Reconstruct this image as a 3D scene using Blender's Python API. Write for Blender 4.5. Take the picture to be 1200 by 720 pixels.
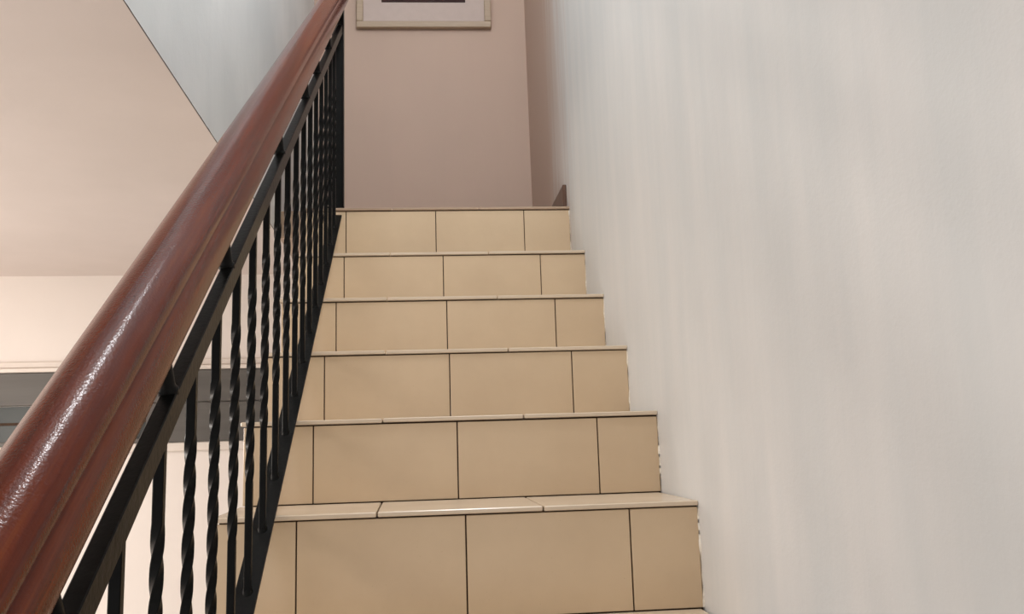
import bpy, bmesh, math, random
from mathutils import Matrix, Vector

random.seed(7)
for o in list(bpy.data.objects):
    bpy.data.objects.remove(o)
scene = bpy.context.scene
COL = scene.collection

# ------------------------------------------------------------------ camera
cam_d = bpy.data.cameras.new('camera')
cam = bpy.data.objects.new('camera', cam_d)
COL.objects.link(cam)
RIGHT = Vector((0.992954, -0.114639, -0.029989))
UP = Vector((0.012128, -0.153432, 0.988085))
FWD = Vector((0.117875, 0.981487, 0.150961))
m = Matrix((RIGHT, UP, -FWD)).transposed().to_4x4()
m.translation = Vector((-0.09467, -1.57983, 0.30676))
cam.matrix_world = m
cam_d.sensor_width = 36.0
cam_d.lens = 36.0 * 1000 / 1200
cam_d.clip_start = 0.02
scene.camera = cam

# ------------------------------------------------------------------ light
world = bpy.data.worlds.new('world')
scene.world = world
world.use_nodes = True
bg = world.node_tree.nodes['Background']
bg.inputs['Color'].default_value = (1.0, 0.965, 0.94, 1)
bg.inputs['Strength'].default_value = 0.62


def area_light(name, loc, target, size, power, colour, size_y=None, shape='DISK', spread=180):
    d = bpy.data.lights.new(name, 'AREA')
    d.shape = shape if size_y is None else 'RECTANGLE'
    d.size = size
    if size_y is not None:
        d.size_y = size_y
    d.energy = power
    d.color = colour
    d.spread = math.radians(spread)
    o = bpy.data.objects.new(name, d)
    COL.objects.link(o)
    o.location = loc
    o.rotation_euler = (Vector(target) - Vector(loc)).to_track_quat('-Z', 'Y').to_euler()
    return o


# globe lamp hanging in the stairwell above the lower steps
pl_d = bpy.data.lights.new('stairwell_lamp', 'POINT')
pl_d.energy = 42
pl_d.color = (0.98, 0.98, 1.0)
pl_d.shadow_soft_size = 0.085
pl_o = bpy.data.objects.new('stairwell_lamp', pl_d)
COL.objects.link(pl_o)
pl_o.location = (0.06, -0.20, 2.75)
# ceiling lamp of the room to the left, flush with its ceiling
area_light('side_room_ceiling_lamp', (-2.2, -0.25, 0.975), (-2.2, -0.25, 0), 0.8, 32, (1.0, 0.94, 0.89))
# unseen fill light added to brighten the far wall of that room
sl_d = bpy.data.lights.new('side_room_fill', 'POINT')
sl_d.energy = 21
sl_d.color = (1.0, 0.93, 0.86)
sl_d.shadow_soft_size = 0.12
sl_o = bpy.data.objects.new('side_room_fill', sl_d)
COL.objects.link(sl_o)
sl_o.location = (-2.15, 0.55, 0.35)

scene.view_settings.view_transform = 'Standard'
scene.view_settings.look = 'None'
scene.view_settings.gamma = 1.0
scene.view_settings.use_curve_mapping = False
scene.view_settings.exposure = 0.37


# ------------------------------------------------------------------ helpers
def new_mat(name):
    mt = bpy.data.materials.new(name)
    mt.use_nodes = True
    nt = mt.node_tree
    return mt, nt, nt.nodes['Principled BSDF']


def node(nt, kind, **kw):
    n = nt.nodes.new(kind)
    for k, v in kw.items():
        setattr(n, k, v)
    return n


def coords(nt, scale=(1, 1, 1), rot=(0, 0, 0)):
    tc = node(nt, 'ShaderNodeTexCoord')
    mp = node(nt, 'ShaderNodeMapping')
    mp.inputs['Scale'].default_value = scale
    mp.inputs['Rotation'].default_value = rot
    nt.links.new(tc.outputs['Object'], mp.inputs['Vector'])
    return mp.outputs['Vector']


def noise(nt, vec, scale, detail=3, rough=0.55):
    n = node(nt, 'ShaderNodeTexNoise')
    n.inputs['Scale'].default_value = scale
    n.inputs['Detail'].default_value = detail
    n.inputs['Roughness'].default_value = rough
    nt.links.new(vec, n.inputs['Vector'])
    return n.outputs['Fac']


def ramp(nt, fac, stops):
    r = node(nt, 'ShaderNodeValToRGB')
    e = r.color_ramp.elements
    while len(e) < len(stops):
        e.new(0.5)
    for el, (p, c) in zip(e, stops):
        el.position = p
        el.color = (*c, 1) if len(c) == 3 else c
    nt.links.new(fac, r.inputs['Fac'])
    return r.outputs['Color']


def mix(nt, fac, a, b, blend='MIX'):
    n = node(nt, 'ShaderNodeMix', data_type='RGBA', blend_type=blend)
    for sock, v in (('Factor', fac), ('A', a), ('B', b)):
        i = [s for s in n.inputs if s.name == sock and (s.type == 'RGBA' if sock != 'Factor' else s.type == 'VALUE')][0]
        if isinstance(v, (int, float)):
            i.default_value = v
        elif isinstance(v, tuple):
            i.default_value = (*v, 1)
        else:
            nt.links.new(v, i)
    return [s for s in n.outputs if s.type == 'RGBA'][0]


def math_node(nt, op, a, b=None, clamp=False):
    n = node(nt, 'ShaderNodeMath', operation=op, use_clamp=clamp)
    for i, v in enumerate((a, b)):
        if v is None:
            continue
        if isinstance(v, (int, float)):
            n.inputs[i].default_value = v
        else:
            nt.links.new(v, n.inputs[i])
    return n.outputs[0]


def bump(nt, bsdf, h, strength, dist=0.01, coat=False):
    b = node(nt, 'ShaderNodeBump')
    b.inputs['Strength'].default_value = strength
    b.inputs['Distance'].default_value = dist
    nt.links.new(h, b.inputs['Height'])
    nt.links.new(b.outputs['Normal'], bsdf.inputs['Normal'])
    if coat:
        nt.links.new(b.outputs['Normal'], bsdf.inputs['Coat Normal'])


def mesh_obj(name, verts, faces, mat, parent=None, smooth=None, bevel=0.0):
    me = bpy.data.meshes.new(name)
    me.from_pydata([tuple(v) for v in verts], [], faces)
    bm = bmesh.new()
    bm.from_mesh(me)
    bmesh.ops.recalc_face_normals(bm, faces=bm.faces)
    if bevel:
        bmesh.ops.bevel(bm, geom=list(bm.edges), offset=bevel, segments=1, affect='EDGES', profile=0.5)
    bm.to_mesh(me)
    bm.free()
    me.materials.append(mat)
    if smooth is not None:
        for p in me.polygons:
            p.use_smooth = True
        me.set_sharp_from_angle(angle=math.radians(smooth))
    ob = bpy.data.objects.new(name, me)
    COL.objects.link(ob)
    if parent is not None:
        ob.parent = parent
    return ob


BOXF = [(0, 1, 2, 3), (4, 7, 6, 5), (0, 4, 5, 1), (1, 5, 6, 2), (2, 6, 7, 3), (3, 7, 4, 0)]


def hexa(name, c, mat, parent=None, bevel=0.0):
    """c: eight corners, bottom four then top four."""
    return mesh_obj(name, c, BOXF, mat, parent, bevel=bevel)


def box(name, x0, x1, y0, y1, z0, z1, mat, parent=None, bevel=0.0, f=lambda x, y, z: (x, y, z)):
    c = [(x0, y0, z0), (x1, y0, z0), (x1, y1, z0), (x0, y1, z0),
         (x0, y0, z1), (x1, y0, z1), (x1, y1, z1), (x0, y1, z1)]
    return hexa(name, [f(*p) for p in c], mat, parent, bevel)


def empty(name, loc=(0, 0, 0)):
    o = bpy.data.objects.new(name, None)
    COL.objects.link(o)
    o.location = loc
    return o


def tag(o, label=None, cat=None, kind=None, group=None):
    if label:
        o['label'] = label
    if cat:
        o['category'] = cat
    if kind:
        o['kind'] = kind
    if group:
        o['group'] = group
    return o


# ------------------------------------------------------------------ dimensions (metres)
T = 0.2483                                                       # tread depth
Z = {0: -0.0105, 1: 0.1818, 2: 0.3543, 3: 0.5239, 4: 0.6954, 5: 0.8759, 6: 1.0857}
DX = {0: 0, 1: -0.0008, 2: 0.0001, 3: -0.0023, 4: 0.0039, 5: 0.0059, 6: -0.0068}
SK = -0.0345                                                     # the risers run a little askew
LEFT = -0.442                                                    # open end of the steps
Z_SOFFIT = 0.992                                                 # ceiling of the room to the left
X_UP = -0.53                                                     # upper wall left of the stairs
Y_FAR = 1.926                                                    # far wall of the room to the left
Y_BACK = 2.25


def xw(y, z):                                                    # plane of the right wall
    return 0.4291 + 0.0233 * y - 0.006 * z


# ------------------------------------------------------------------ materials
def plaster(name, base, alt, streak=0.35, bump_s=0.25, beige=None):
    mt, nt, b = new_mat(name)
    v = coords(nt)
    vs = coords(nt, (1.0, 1.0, 0.12))
    st = noise(nt, vs, 9, 4, 0.6)
    pa = noise(nt, v, 2.2, 3, 0.5)
    f = math_node(nt, 'ADD', math_node(nt, 'MULTIPLY', st, streak), math_node(nt, 'MULTIPLY', pa, 1 - streak))
    c = ramp(nt, f, [(0.38, base), (0.64, alt)])
    if beige is not None:
        # brushed edge where the white coat stops and the beige landing paint begins
        tc = node(nt, 'ShaderNodeTexCoord')
        sx = node(nt, 'ShaderNodeSeparateXYZ')
        nt.links.new(tc.outputs['Object'], sx.inputs[0])
        s2 = noise(nt, coords(nt, (1, 1, 0.05)), 26, 3, 0.6)
        y = math_node(nt, 'ADD', sx.outputs[1], math_node(nt, 'MULTIPLY', math_node(nt, 'SUBTRACT', s2, 0.5), 0.55))
        g = math_node(nt, 'DIVIDE', math_node(nt, 'SUBTRACT', y, beige[1]), beige[2], True)
        c = mix(nt, g, c, beige[0])
    nt.links.new(c, b.inputs['Base Color'])
    b.inputs['Roughness'].default_value = 0.62
    b.inputs['Specular IOR Level'].default_value = 0.3
    fine = noise(nt, v, 230, 3, 0.6)
    lump = noise(nt, v, 28, 4, 0.6)
    br = noise(nt, vs, 60, 3, 0.6)
    h = math_node(nt, 'ADD', math_node(nt, 'MULTIPLY', fine, 0.14), math_node(nt, 'ADD', math_node(nt, 'MULTIPLY', lump, 0.45), math_node(nt, 'MULTIPLY', br, 0.2)))
    bump(nt, b, h, bump_s, 0.006)
    return mt


BEIGE = (0.53, 0.39, 0.315)
M_RIGHT = plaster('white_brushed_plaster', (0.66, 0.662, 0.65), (0.725, 0.71, 0.69), 0.8, 0.2, (BEIGE, 1.12, 0.52))
M_UP = plaster('bluish_brushed_plaster', (0.66, 0.69, 0.695), (0.78, 0.80, 0.80), 0.2, 0.35)
M_BACK = plaster('beige_pink_plaster', (0.525, 0.39, 0.315), (0.555, 0.41, 0.33), 0.3, 0.12)
M_SOFF = plaster('pink_cream_ceiling_paint', (0.72, 0.645, 0.605), (0.765, 0.685, 0.645), 0.2, 0.18)
M_CREAM = plaster('cream_wall_paint', (0.86, 0.79, 0.735), (0.88, 0.81, 0.755), 0.2, 0.08)


def tile_mat(name, c0, c1, rough):
    mt, nt, b = new_mat(name)
    v = coords(nt)
    n1 = noise(nt, v, 6, 4, 0.6)
    col = ramp(nt, n1, [(0.35, c0), (0.65, c1)])
    sp = noise(nt, v, 260, 2, 0.5)
    col = mix(nt, ramp(nt, sp, [(0.70, (0, 0, 0)), (0.80, (0.25, 0.25, 0.25))]), col, (0.33, 0.22, 0.13))
    nt.links.new(col, b.inputs['Base Color'])
    b.inputs['Roughness'].default_value = rough
    b.inputs['Specular IOR Level'].default_value = 0.5
    w = noise(nt, v, 14, 2, 0.5)
    bump(nt, b, w, 0.05, 0.01)
    return mt


M_RISER = tile_mat('beige_glazed_riser_tile', (0.60, 0.45, 0.295), (0.64, 0.485, 0.32), 0.22)
M_TREAD = tile_mat('pale_beige_glazed_tread_tile', (0.62, 0.50, 0.37), (0.67, 0.545, 0.41), 0.25)
M_LAND = tile_mat('brown_beige_landing_tile', (0.42, 0.30, 0.21), (0.46, 0.33, 0.235), 0.3)
M_HALL = tile_mat('pale_grey_hall_floor_tile', (0.60, 0.58, 0.55), (0.66, 0.64, 0.61), 0.3)
M_SKIRT = tile_mat('dark_brown_skirting_tile', (0.12, 0.06, 0.038), (0.15, 0.08, 0.05), 0.4)

M_GROUT, nt, b = new_mat('dark_brown_grout')
nt.links.new(ramp(nt, noise(nt, coords(nt), 60), [(0.3, (0.035, 0.018, 0.010)), (0.7, (0.075, 0.042, 0.024))]), b.inputs['Base Color'])
b.inputs['Roughness'].default_value = 0.9

M_CHIP, nt, b = new_mat('chipped_white_filler')
nt.links.new(ramp(nt, noise(nt, coords(nt), 90, 4), [(0.3, (0.62, 0.56, 0.48)), (0.6, (0.86, 0.81, 0.72))]), b.inputs['Base Color'])
b.inputs['Roughness'].default_value = 0.85
bump(nt, b, noise(nt, coords(nt), 180, 3), 0.5, 0.004)

M_IRON, nt, b = new_mat('black_painted_iron')
nt.links.new(ramp(nt, noise(nt, coords(nt), 40, 4), [(0.3, (0.003, 0.003, 0.003)), (0.7, (0.006, 0.006, 0.0055))]), b.inputs['Base Color'])
b.inputs['Roughness'].default_value = 0.33
b.inputs['Specular IOR Level'].default_value = 0.1
bump(nt, b, noise(nt, coords(nt), 120, 3), 0.25, 0.002)

SLOPE_A = math.atan(0.73)
M_WOOD, nt, b = new_mat('glossy_reddish_brown_varnished_wood')
vg = coords(nt, (1, 1, 1), (-SLOPE_A, 0, 0))
mp2 = node(nt, 'ShaderNodeMapping')
mp2.inputs['Scale'].default_value = (1, 0.035, 1)
nt.links.new(vg, mp2.inputs['Vector'])
gr = noise(nt, mp2.outputs['Vector'], 95, 5, 0.65)
cl = noise(nt, coords(nt), 3.5, 2, 0.5)
wc = ramp(nt, gr, [(0.3, (0.055, 0.006, 0.002)), (0.55, (0.115, 0.017, 0.0035)), (0.75, (0.175, 0.033, 0.005))])
wc = mix(nt, ramp(nt, cl, [(0.4, (0, 0, 0)), (0.7, (0.35, 0.35, 0.35))]), wc, (0.10, 0.012, 0.005))
nt.links.new(wc, b.inputs['Base Color'])
b.inputs['Roughness'].default_value = 0.17
b.inputs['IOR'].default_value = 1.29
b.inputs['Coat Weight'].default_value = 0.05
b.inputs['Coat Roughness'].default_value = 0.06
pe = math_node(nt, 'ADD', noise(nt, coords(nt), 420, 2, 0.5), math_node(nt, 'MULTIPLY', noise(nt, coords(nt), 60, 2, 0.5), 0.35))
bump(nt, b, pe, 0.17, 0.002, True)

M_TRIM, nt, b = new_mat('white_painted_moulding')
nt.links.new(ramp(nt, noise(nt, coords(nt), 12), [(0.3, (0.76, 0.68, 0.61)), (0.7, (0.80, 0.72, 0.65))]), b.inputs['Base Color'])
b.inputs['Roughness'].default_value = 0.4

M_DARK, nt, b = new_mat('dark_grey_painted_wood')
nt.links.new(ramp(nt, noise(nt, coords(nt, (0.2, 1, 3)), 14, 4), [(0.3, (0.085, 0.076, 0.066)), (0.7, (0.105, 0.095, 0.083))]), b.inputs['Base Color'])
b.inputs['Roughness'].default_value = 0.5

M_GLASS, nt, b = new_mat('dark_tinted_glass')
nt.links.new(ramp(nt, noise(nt, coords(nt), 4), [(0.3, (0.030, 0.036, 0.034)), (0.7, (0.045, 0.050, 0.046))]), b.inputs['Base Color'])
b.inputs['Roughness'].default_value = 0.35
b.inputs['Specular IOR Level'].default_value = 0.25

M_FRAME, nt, b = new_mat('pale_beige_picture_frame_wood')
nt.links.new(ramp(nt, noise(nt, coords(nt, (0.3, 1, 3)), 40, 3), [(0.3, (0.40, 0.30, 0.21)), (0.7, (0.45, 0.34, 0.24))]), b.inputs['Base Color'])
b.inputs['Roughness'].default_value = 0.45
M_MAT, nt, b = new_mat('off_white_picture_mount')
nt.links.new(ramp(nt, noise(nt, coords(nt), 30), [(0.3, (0.53, 0.43, 0.385)), (0.7, (0.56, 0.455, 0.41))]), b.inputs['Base Color'])
b.inputs['Roughness'].default_value = 0.7
M_PRINT, nt, b = new_mat('dark_maroon_print')
nt.links.new(ramp(nt, noise(nt, coords(nt), 5, 3), [(0.35, (0.025, 0.007, 0.006)), (0.7, (0.05, 0.014, 0.011))]), b.inputs['Base Color'])
b.inputs['Specular IOR Level'].default_value = 0.2
b.inputs['Roughness'].default_value = 0.5


# ------------------------------------------------------------------ the shell
def wall_mesh(name, f0, f1, mat):
    """four corners of the face and the same four at the back"""
    return tag(hexa(name, f0 + f1, mat), kind='structure')


YN, ZT, ZB = -2.6, 3.45, -1.09
t = 0.15
wall_right = wall_mesh(
    'wall_right',
    [(xw(y, z), y, z) for y, z in ((YN, ZB), (Y_BACK + 0.1, ZB), (Y_BACK + 0.1, ZT), (YN, ZT))],
    [(xw(y, z) + t, y, z) for y, z in ((YN, ZB), (Y_BACK + 0.1, ZB), (Y_BACK + 0.1, ZT), (YN, ZT))], M_RIGHT)
tag(wall_right, 'white brushed plaster wall along the right side of the stairs')


def yb(x):
    return Y_BACK + SK * x


wall_back = wall_mesh(
    'wall_back',
    [(x, yb(x), z) for x, z in ((X_UP - t, 1.0), (0.52, 1.0), (0.52, ZT), (X_UP - t, ZT))],
    [(x, yb(x) + t, z) for x, z in ((X_UP - t, 1.0), (0.52, 1.0), (0.52, ZT), (X_UP - t, ZT))], M_BACK)
tag(wall_back, 'beige pink wall at the head of the stairs behind the picture')

wall_left = tag(box('wall_left', X_UP - t, X_UP, -0.9, Y_BACK + 0.02, Z_SOFFIT + 0.0016, ZT, M_UP), 'bluish grey plaster wall above the ceiling edge left of the handrail', kind='structure')
# dark hairline crack where the upper wall meets the ceiling of the side room
ceiling = tag(box('ceiling', -3.2, X_UP - 0.0005, -0.9, Y_FAR + 0.3, Z_SOFFIT, Z_SOFFIT + 0.0015, M_SOFF),
              'pink cream ceiling of the side room beyond the handrail', kind='structure')
n = 120
vs, fs = [], []
for i in range(n + 1):
    y = -0.9 + 2.82 * i / n
    a = 0.0016 * random.random() ** 3
    for dx, dz in ((-0.002, 0.0006), (0.0005, 0.0009), (0.0005, 0.0018 + a), (-0.002, 0.0018 + a)):
        vs.append((X_UP + dx, y, Z_SOFFIT + dz))
for i in range(n):
    for a in range(4):
        c = (a + 1) % 4
        fs.append((4 * i + a, 4 * i + c, 4 * i + 4 + c, 4 * i + 4 + a))
mesh_obj('ceiling_crack', vs, fs, M_GROUT, ceiling)

wall_far = tag(box('wall_side_room_back', -3.2, LEFT - 0.002, Y_FAR, Y_FAR + t, ZB, Z_SOFFIT, M_CREAM), 'cream lit wall of the side room seen through the balusters', kind='structure')
tag(box('wall_side_room_left', -3.3, -3.2, -0.9, Y_FAR + t, ZB, Z_SOFFIT, M_CREAM), 'cream left wall of the side room', kind='structure')
tag(box('floor_side_room', -3.2, 0.6, YN, Y_FAR + t, ZB - 0.1, ZB, M_HALL), 'tiled floor at the foot of the stairs', kind='structure')
tag(box('ceiling_stairwell', -0.7, 0.7, YN, Y_BACK + 0.1, ZT, ZT + 0.1, M_UP), 'ceiling high above the stairs', kind='structure')

# landing slab and its skirting
floor = tag(mesh_obj('floor', [(X_UP, 6 * T - T + 0.03 + SK * X_UP, z) for z in (Z_SOFFIT, Z[6] - 0.001)] +
                     [(xw(1.27, 1), 5 * T + 0.03 + SK * 0.45, z) for z in (Z_SOFFIT, Z[6] - 0.001)] +
                     [(xw(2.3, 1), Y_BACK, z) for z in (Z_SOFFIT, Z[6] - 0.001)] + [(X_UP, Y_BACK, z) for z in (Z_SOFFIT, Z[6] - 0.001)],
                     [(0, 2, 3, 1), (2, 4, 5, 3), (4, 6, 7, 5), (6, 0, 1, 7), (1, 3, 5, 7), (0, 6, 4, 2)], M_LAND),
            'landing floor at the top of the stairs', kind='structure')
bb = []
for z in (Z[6], 1.177):
    for (y, o) in ((1.268, 0.0), (2.236, 0.0), (2.236, 0.013), (1.268, 0.013)):
        bb.append((xw(y, z) - o, y, z))
tag(hexa('baseboard_right', bb, M_SKIRT, bevel=0.002), 'dark brown skirting along the right wall of the landing', kind='structure')
bb = []
for z in (Z[6], 1.177):
    for (x, o) in ((X_UP, 0.0), (0.462, 0.0), (0.462, -0.013), (X_UP, -0.013)):
        bb.append((x, yb(x) + o, z))
tag(hexa('baseboard_back', bb, M_SKIRT, bevel=0.002), 'dark brown skirting along the wall behind the landing', kind='structure')

# band of dark glazing with white mouldings on the far wall of the side room
win = tag(empty('window_1', (-1.8, Y_FAR, 0.325)), 'dark grey horizontal window band on the cream wall behind the balusters', kind='structure')
WX0, WX1 = -3.1, LEFT - 0.01


def wpart(name, x0, x1, d0, d1, z0, z1, mat, bevel=0.0):
    o = box(name, x0, x1, Y_FAR - d1, Y_FAR - d0, z0, z1, mat, bevel=bevel)
    o.parent = win
    o.matrix_parent_inverse = Matrix.Translation(-win.location)
    return o


wpart('head_board', WX0, WX1, 0.0, 0.030, 0.482, 0.607, M_DARK, 0.002)
wpart('pane', WX0, -1.12, 0.0, 0.010, 0.418, 0.479, M_GLASS)
wpart('glazing_bar', WX0, -1.12, 0.0, 0.016, 0.408, 0.418, M_GROUT)
wpart('pane', WX0, -1.12, 0.0, 0.010, 0.345, 0.408, M_GLASS)
wpart('sill_board', WX0, -1.12, 0.0, 0.026, 0.328, 0.345, M_DARK, 0.002)
wpart('side_board', -1.12, WX1, 0.0, 0.028, 0.328, 0.480, M_DARK, 0.002)

tr = tag(box('trim_1', WX0, WX1, Y_FAR - 0.034, Y_FAR, 0.609, 0.626, M_TRIM, bevel=0.003), 'white moulding above the dark window band', kind='structure')
box('moulding_strip', WX0, WX1, Y_FAR - 0.014, Y_FAR, 0.6275, 0.652, M_TRIM, tr, 0.003)
tr = tag(box('trim_2', WX0, WX1, Y_FAR - 0.022, Y_FAR, 0.292, 0.326, M_TRIM, bevel=0.003), 'white moulding below the dark window band', kind='structure')

# ------------------------------------------------------------------ the stairs
stairs = tag(empty('staircase', (0, 0, ZB)), 'tiled staircase with glossy beige risers climbing to the landing', 'stairs')


def sf(k):
    y0 = (k - 1) * T
    return lambda x, y, z: (x, y0 + y + SK * x, z)


def put(o, parent):
    o.parent = parent
    return o


INV = Matrix.Translation((0, 0, -ZB))
J = 0.0028                                                       # joint width
for k in range(-4, 7):
    f = sf(k)
    zt = Z[k] if k in Z else Z[0] + 0.18 * k
    zb = Z[k - 1] if k - 1 in Z else Z[0] + 0.18 * (k - 1)
    wx = xw((k - 1) * T, (zt + zb) / 2)
    depth = T + 0.02 if k < 6 else 0.04
    step = box('step', LEFT + 0.006, wx - 0.0005, 0.0065, depth, zb - (0.16 if k > -4 else 0.0), zt - 0.0092, M_GROUT, None, f=f)
    step.parent = stairs
    step.matrix_parent_inverse = INV
    if k < 0:
        continue
    dx = DX[k]
    edges = [LEFT, -0.30 + dx, dx, 0.30 + dx, wx - 0.0022]
    if k >= 1:
        for a, c in zip(edges[:-1], edges[1:]):
            x0 = a + (J / 2 if a != LEFT else 0)
            x1 = c - (J / 2 if c != edges[-1] else 0)
            jit = random.uniform(-0.0006, 0.0006)
            o = box('riser_tile', x0, x1, jit, 0.0068, zb + 0.0016, zt - 0.0122, M_RISER, None, 0.0007, f)
            o.parent = step
    tedge = [LEFT - 0.006, -0.155 + random.uniform(-.004, .004), 0.143 + random.uniform(-.004, .004), wx - 0.0012]
    yback = T - 0.0015 if k < 6 else 0.30
    for i, (a, c) in enumerate(zip(tedge[:-1], tedge[1:])):
        x0 = a + (J / 2 if i else 0)
        x1 = c - (J / 2 if i < 2 else 0)
        dz = random.uniform(-0.0004, 0.0004)
        o = box('tread_tile', x0, x1, -0.005, yback, zt - 0.009 + dz, zt + dz, M_TREAD if k < 6 else M_LAND, None, 0.0016, f)
        o.parent = step

# chipped filler where the risers meet the wall
for k in range(1, 7):
    y0 = (k - 1) * T
    z0, z1 = Z[k - 1] + 0.002, Z[k] - 0.014
    n = 26
    vs, fs = [], []
    for i in range(n + 1):
        z = z0 + (z1 - z0) * i / n
        w = 0.0016 + 0.0012 * math.sin(i * 0.31 + k * 2.1) + 0.0008 * math.sin(i * 0.83 + k) + 0.0006 * random.random()
        pr = 0.0025 + 0.0012 * math.sin(i * 0.47 + k) + 0.001 * random.random()
        xx = xw(y0, z)
        yy = y0 + SK * xx
        vs += [(xx + 0.002, yy - pr - 0.004, z), (xx - w, yy - pr * 0.3, z), (xx - w * 0.8, yy + 0.006, z), (xx + 0.002, yy + 0.006, z)]
    for i in range(n):
        if k in (1, 2) and random.random() < 0.12:
            continue
        for a in range(4):
            c = (a + 1) % 4
            fs.append((4 * i + a, 4 * i + c, 4 * i + 4 + c, 4 * i + 4 + a))
    mesh_obj('filler_edge', vs, fs, M_CHIP, wall_right, smooth=40)

# ------------------------------------------------------------------ the railing
RAIL = tag(empty('stair_railing', (-0.352, 1.29, Z[6])), 'black iron stair railing with twisted balusters under a glossy red-brown wooden handrail', 'railing')
RINV = Matrix.Translation(-Vector(RAIL.location))


def rp(o, parent=RAIL):
    o.parent = parent
    if parent is RAIL:
        o.matrix_parent_inverse = RINV
    return o


def bar_bottom(y):
    return 0.190 + 0.700 * y


def bar_top(y):                                                  # lower edge of the upper bar
    return 0.765 + 0.730 * y


BAR0 = 0.0217                                                    # upper bar: underside above its guide line


def sweep(name, prof, y0, y1, fz, xc, mat, slope, smooth=None, n=1, caps=True):
    """prof: (dx, h) with h measured square to the slope; the sweep runs along the slope."""
    L = math.sqrt(1 + slope * slope)
    vs, fs = [], []
    N = len(prof)
    for i in range(n + 1):
        y = y0 + (y1 - y0) * i / n
        for dx, h in prof:
            # a point h above the line, square to it
            vs.append((xc + 0.012 * y + dx, y - h * slope / L, fz(y) + h / L))
    for i in range(n):
        for a in range(N):
            c = (a + 1) % N
            fs.append((i * N + a, i * N + c, i * N + N + c, i * N + N + a))
    if caps:
        fs.append(tuple(range(N - 1, -1, -1)))
        fs.append(tuple(range(n * N, n * N + N)))
    return mesh_obj(name, vs, fs, mat, smooth=smooth)


def rect(w, h, b=0.001):
    a, d = w / 2, h
    return [(-a + b, 0), (a - b, 0), (a, b), (a, d - b), (a - b, d), (-a + b, d), (-a, d - b), (-a, b)]


bb_ = rp(sweep('bottom_bar', [(x, h - 0.006) for x, h in rect(0.036, 0.006, 0.0008)], -0.80, 1.243, bar_bottom, -0.353, M_IRON, 0.70))
tb_ = rp(sweep('top_bar', [(x, h + BAR0) for x, h in rect(0.0175, 0.0275, 0.0012)], -1.30, 1.30, bar_top, -0.3443, M_IRON, 0.73))

# varnished wooden handrail: domed top, groove along both sides, flat foot
half = [(0.0272, 0.1200), (0.0308, 0.1255), (0.0320, 0.1350), (0.0313, 0.1470), (0.0293, 0.1570), (0.0268, 0.1618), (0.0243, 0.1648),
        (0.0280, 0.1672), (0.0297, 0.1730), (0.0286, 0.1810), (0.0258, 0.1862), (0.0225, 0.1893), (0.0190, 0.1925), (0.0140, 0.1962), (0.0075, 0.1985), (0.0, 0.1993)]
dome = half[9:]
for _ in range(2):                                               # round the dome off
    d2 = [dome[0]]
    for (xa, ha), (xb_, hb) in zip(dome[:-1], dome[1:]):
        d2 += [(0.75 * xa + 0.25 * xb_, 0.75 * ha + 0.25 * hb), (0.25 * xa + 0.75 * xb_, 0.25 * ha + 0.75 * hb)]
    dome = d2 + [dome[-1]]
half = half[:9] + dome
DH = -0.002
prof = [(x, h + DH) for x, h in half] + [(-x, h + DH - 0.0005) for x, h in reversed(half[:-1])]
hand = rp(sweep('handrail', prof, -1.34, 1.42, bar_top, -0.346, M_WOOD, 0.73, smooth=30))
hand['label'] = 'glossy reddish brown wooden handrail'

# stand-offs between the bar and the handrail
S = 0.73
LS = math.sqrt(1 + S * S)
for yb_ in (-0.86, -0.600, -0.340, 0.090, 0.450, 0.672, 0.95):
    vs, fs = [], []
    n = 12
    rings = [(0.0115, 0.046), (0.0115, 0.0515), (0.0095, 0.053), (0.0085, 0.057), (0.0085, 0.115), (0.012, 0.1175), (0.012, 0.124)]
    for r, h in rings:
        for a in range(n):
            u, w = math.cos(2 * math.pi * a / n) * r, math.sin(2 * math.pi * a / n) * r
            y = yb_ + w / LS - h * S / LS
            vs.append((-0.346 + 0.012 * yb_ + u, y, bar_top(yb_) + w * S / LS + h / LS))
    for i in range(len(rings) - 1):
        for a in range(n):
            c = (a + 1) % n
            fs.append((i * n + a, i * n + c, i * n + n + c, i * n + n + a))
    rp(mesh_obj('handrail_bracket', vs, fs, M_IRON, smooth=40))


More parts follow.
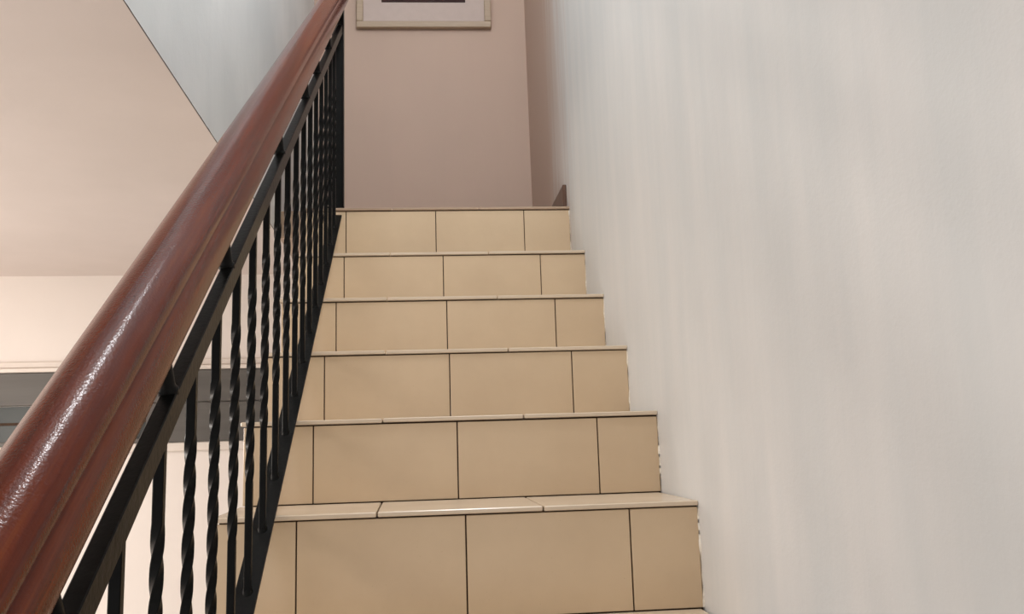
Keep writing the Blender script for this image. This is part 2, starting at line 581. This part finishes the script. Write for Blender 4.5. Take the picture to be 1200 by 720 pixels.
def baluster(y, ph):
    s = 0.0056
    c = 0.0011
    sec = [(s - c, -s), (s, -s + c), (s, s - c), (s - c, s), (-s + c, s), (-s, s - c), (-s, -s + c), (-s + c, -s)]
    zb, zt_ = bar_bottom(y) - 0.001, bar_top(y) + 0.034
    t0, t1 = bar_bottom(y) + 0.168 + ph, bar_bottom(y) + 0.485 + ph
    levels = [(zb, 0.0), (t0 - 0.012, 0.0)]
    n = 58
    for i in range(n + 1):
        levels.append((t0 + (t1 - t0) * i / n, 4 * math.pi * i / n))
    levels += [(t1 + 0.012, 4 * math.pi), (zt_, 4 * math.pi)]
    x = -0.351 + 0.012 * y
    vs, fs = [], []
    for z, a in levels:
        ca, sa = math.cos(a), math.sin(a)
        for u, w in sec:
            vs.append((x + u * ca - w * sa, y + u * sa + w * ca, z))
    for i in range(len(levels) - 1):
        for a in range(8):
            b2 = (a + 1) % 8
            fs.append((8 * i + a, 8 * i + b2, 8 * i + 8 + b2, 8 * i + 8 + a))
    fs.append(tuple(range(7, -1, -1)))
    k0 = 8 * (len(levels) - 1)
    fs.append(tuple(range(k0, k0 + 8)))
    o = rp(mesh_obj('baluster', vs, fs, M_IRON, smooth=32))
    # weld collar on the lower bar
    w = 0.0085
    cvs, cfs = [], []
    for r, h in ((w, -0.006), (w, 0.002), (w * 0.7, 0.008)):
        for a in range(8):
            u, v = r * math.cos(a * math.pi / 4), r * math.sin(a * math.pi / 4)
            cvs.append((x + u, y + v, bar_bottom(y + v) + h * random.uniform(0.7, 1.2)))
    for i in range(2):
        for a in range(8):
            b2 = (a + 1) % 8
            cfs.append((8 * i + a, 8 * i + b2, 8 * i + 8 + b2, 8 * i + 8 + a))
    wl = mesh_obj('weld_bead', cvs, cfs, M_IRON, smooth=60)
    wl.parent = o
    wl.matrix_parent_inverse = o.matrix_parent_inverse.copy()
    wl.matrix_parent_inverse = Matrix.Identity(4)
    return o


for i in range(-6, 11):
    y = -0.0385 + 0.1185 * i
    baluster(y, random.uniform(-0.006, 0.006))

# end post on the landing
xp = -0.352 + 0.012 * 1.29
post = rp(box('newel_post', xp - 0.02, xp + 0.02, 1.272, 1.312, Z[6] + 0.004, 1.83, M_IRON, bevel=0.002))
pl = box('base_plate', xp - 0.035, xp + 0.024, 1.252, 1.325, Z[6], Z[6] + 0.006, M_IRON, bevel=0.001)
rp(pl)

# ------------------------------------------------------------------ the picture on the landing wall
pic = tag(empty('framed_picture', (-0.015, yb(-0.015), 2.236)), 'framed picture with pale mount and dark print on the landing wall', 'picture')
PINV = Matrix.Translation(-Vector(pic.location))
FX0, FX1, FZ0, FZ1 = -0.332, 0.302, 2.236, 2.72


def pf(x, y, z):
    return (x, yb(x) + y, z + 0.010 * (x + 0.015))


def ppart(name, x0, x1, y0, y1, z0, z1, mat, bevel=0.0):
    o = box(name, x0, x1, y0, y1, z0, z1, mat, None, bevel, pf)
    o.parent = pic
    o.matrix_parent_inverse = PINV
    return o


w = 0.031
ppart('backing', FX0 + 0.01, FX1 - 0.01, -0.012, -0.002, FZ0 + 0.01, FZ1 - 0.01, M_MAT)
ppart('frame_rail', FX0, FX1, -0.030, -0.002, FZ0, FZ0 + w, M_FRAME, 0.003)
ppart('frame_rail', FX0, FX1, -0.030, -0.002, FZ1 - w, FZ1, M_FRAME, 0.003)
ppart('frame_rail', FX0, FX0 + w, -0.0305, -0.002, FZ0 + w, FZ1 - w, M_FRAME, 0.003)
ppart('frame_rail', FX1 - w, FX1, -0.0305, -0.002, FZ0 + w, FZ1 - w, M_FRAME, 0.003)
ppart('mount', FX0 + w, FX1 - w, -0.016, -0.012, FZ0 + w, FZ1 - w, M_MAT)
ppart('print', -0.215, 0.182, -0.0175, -0.016, 2.367, 2.60, M_PRINT)
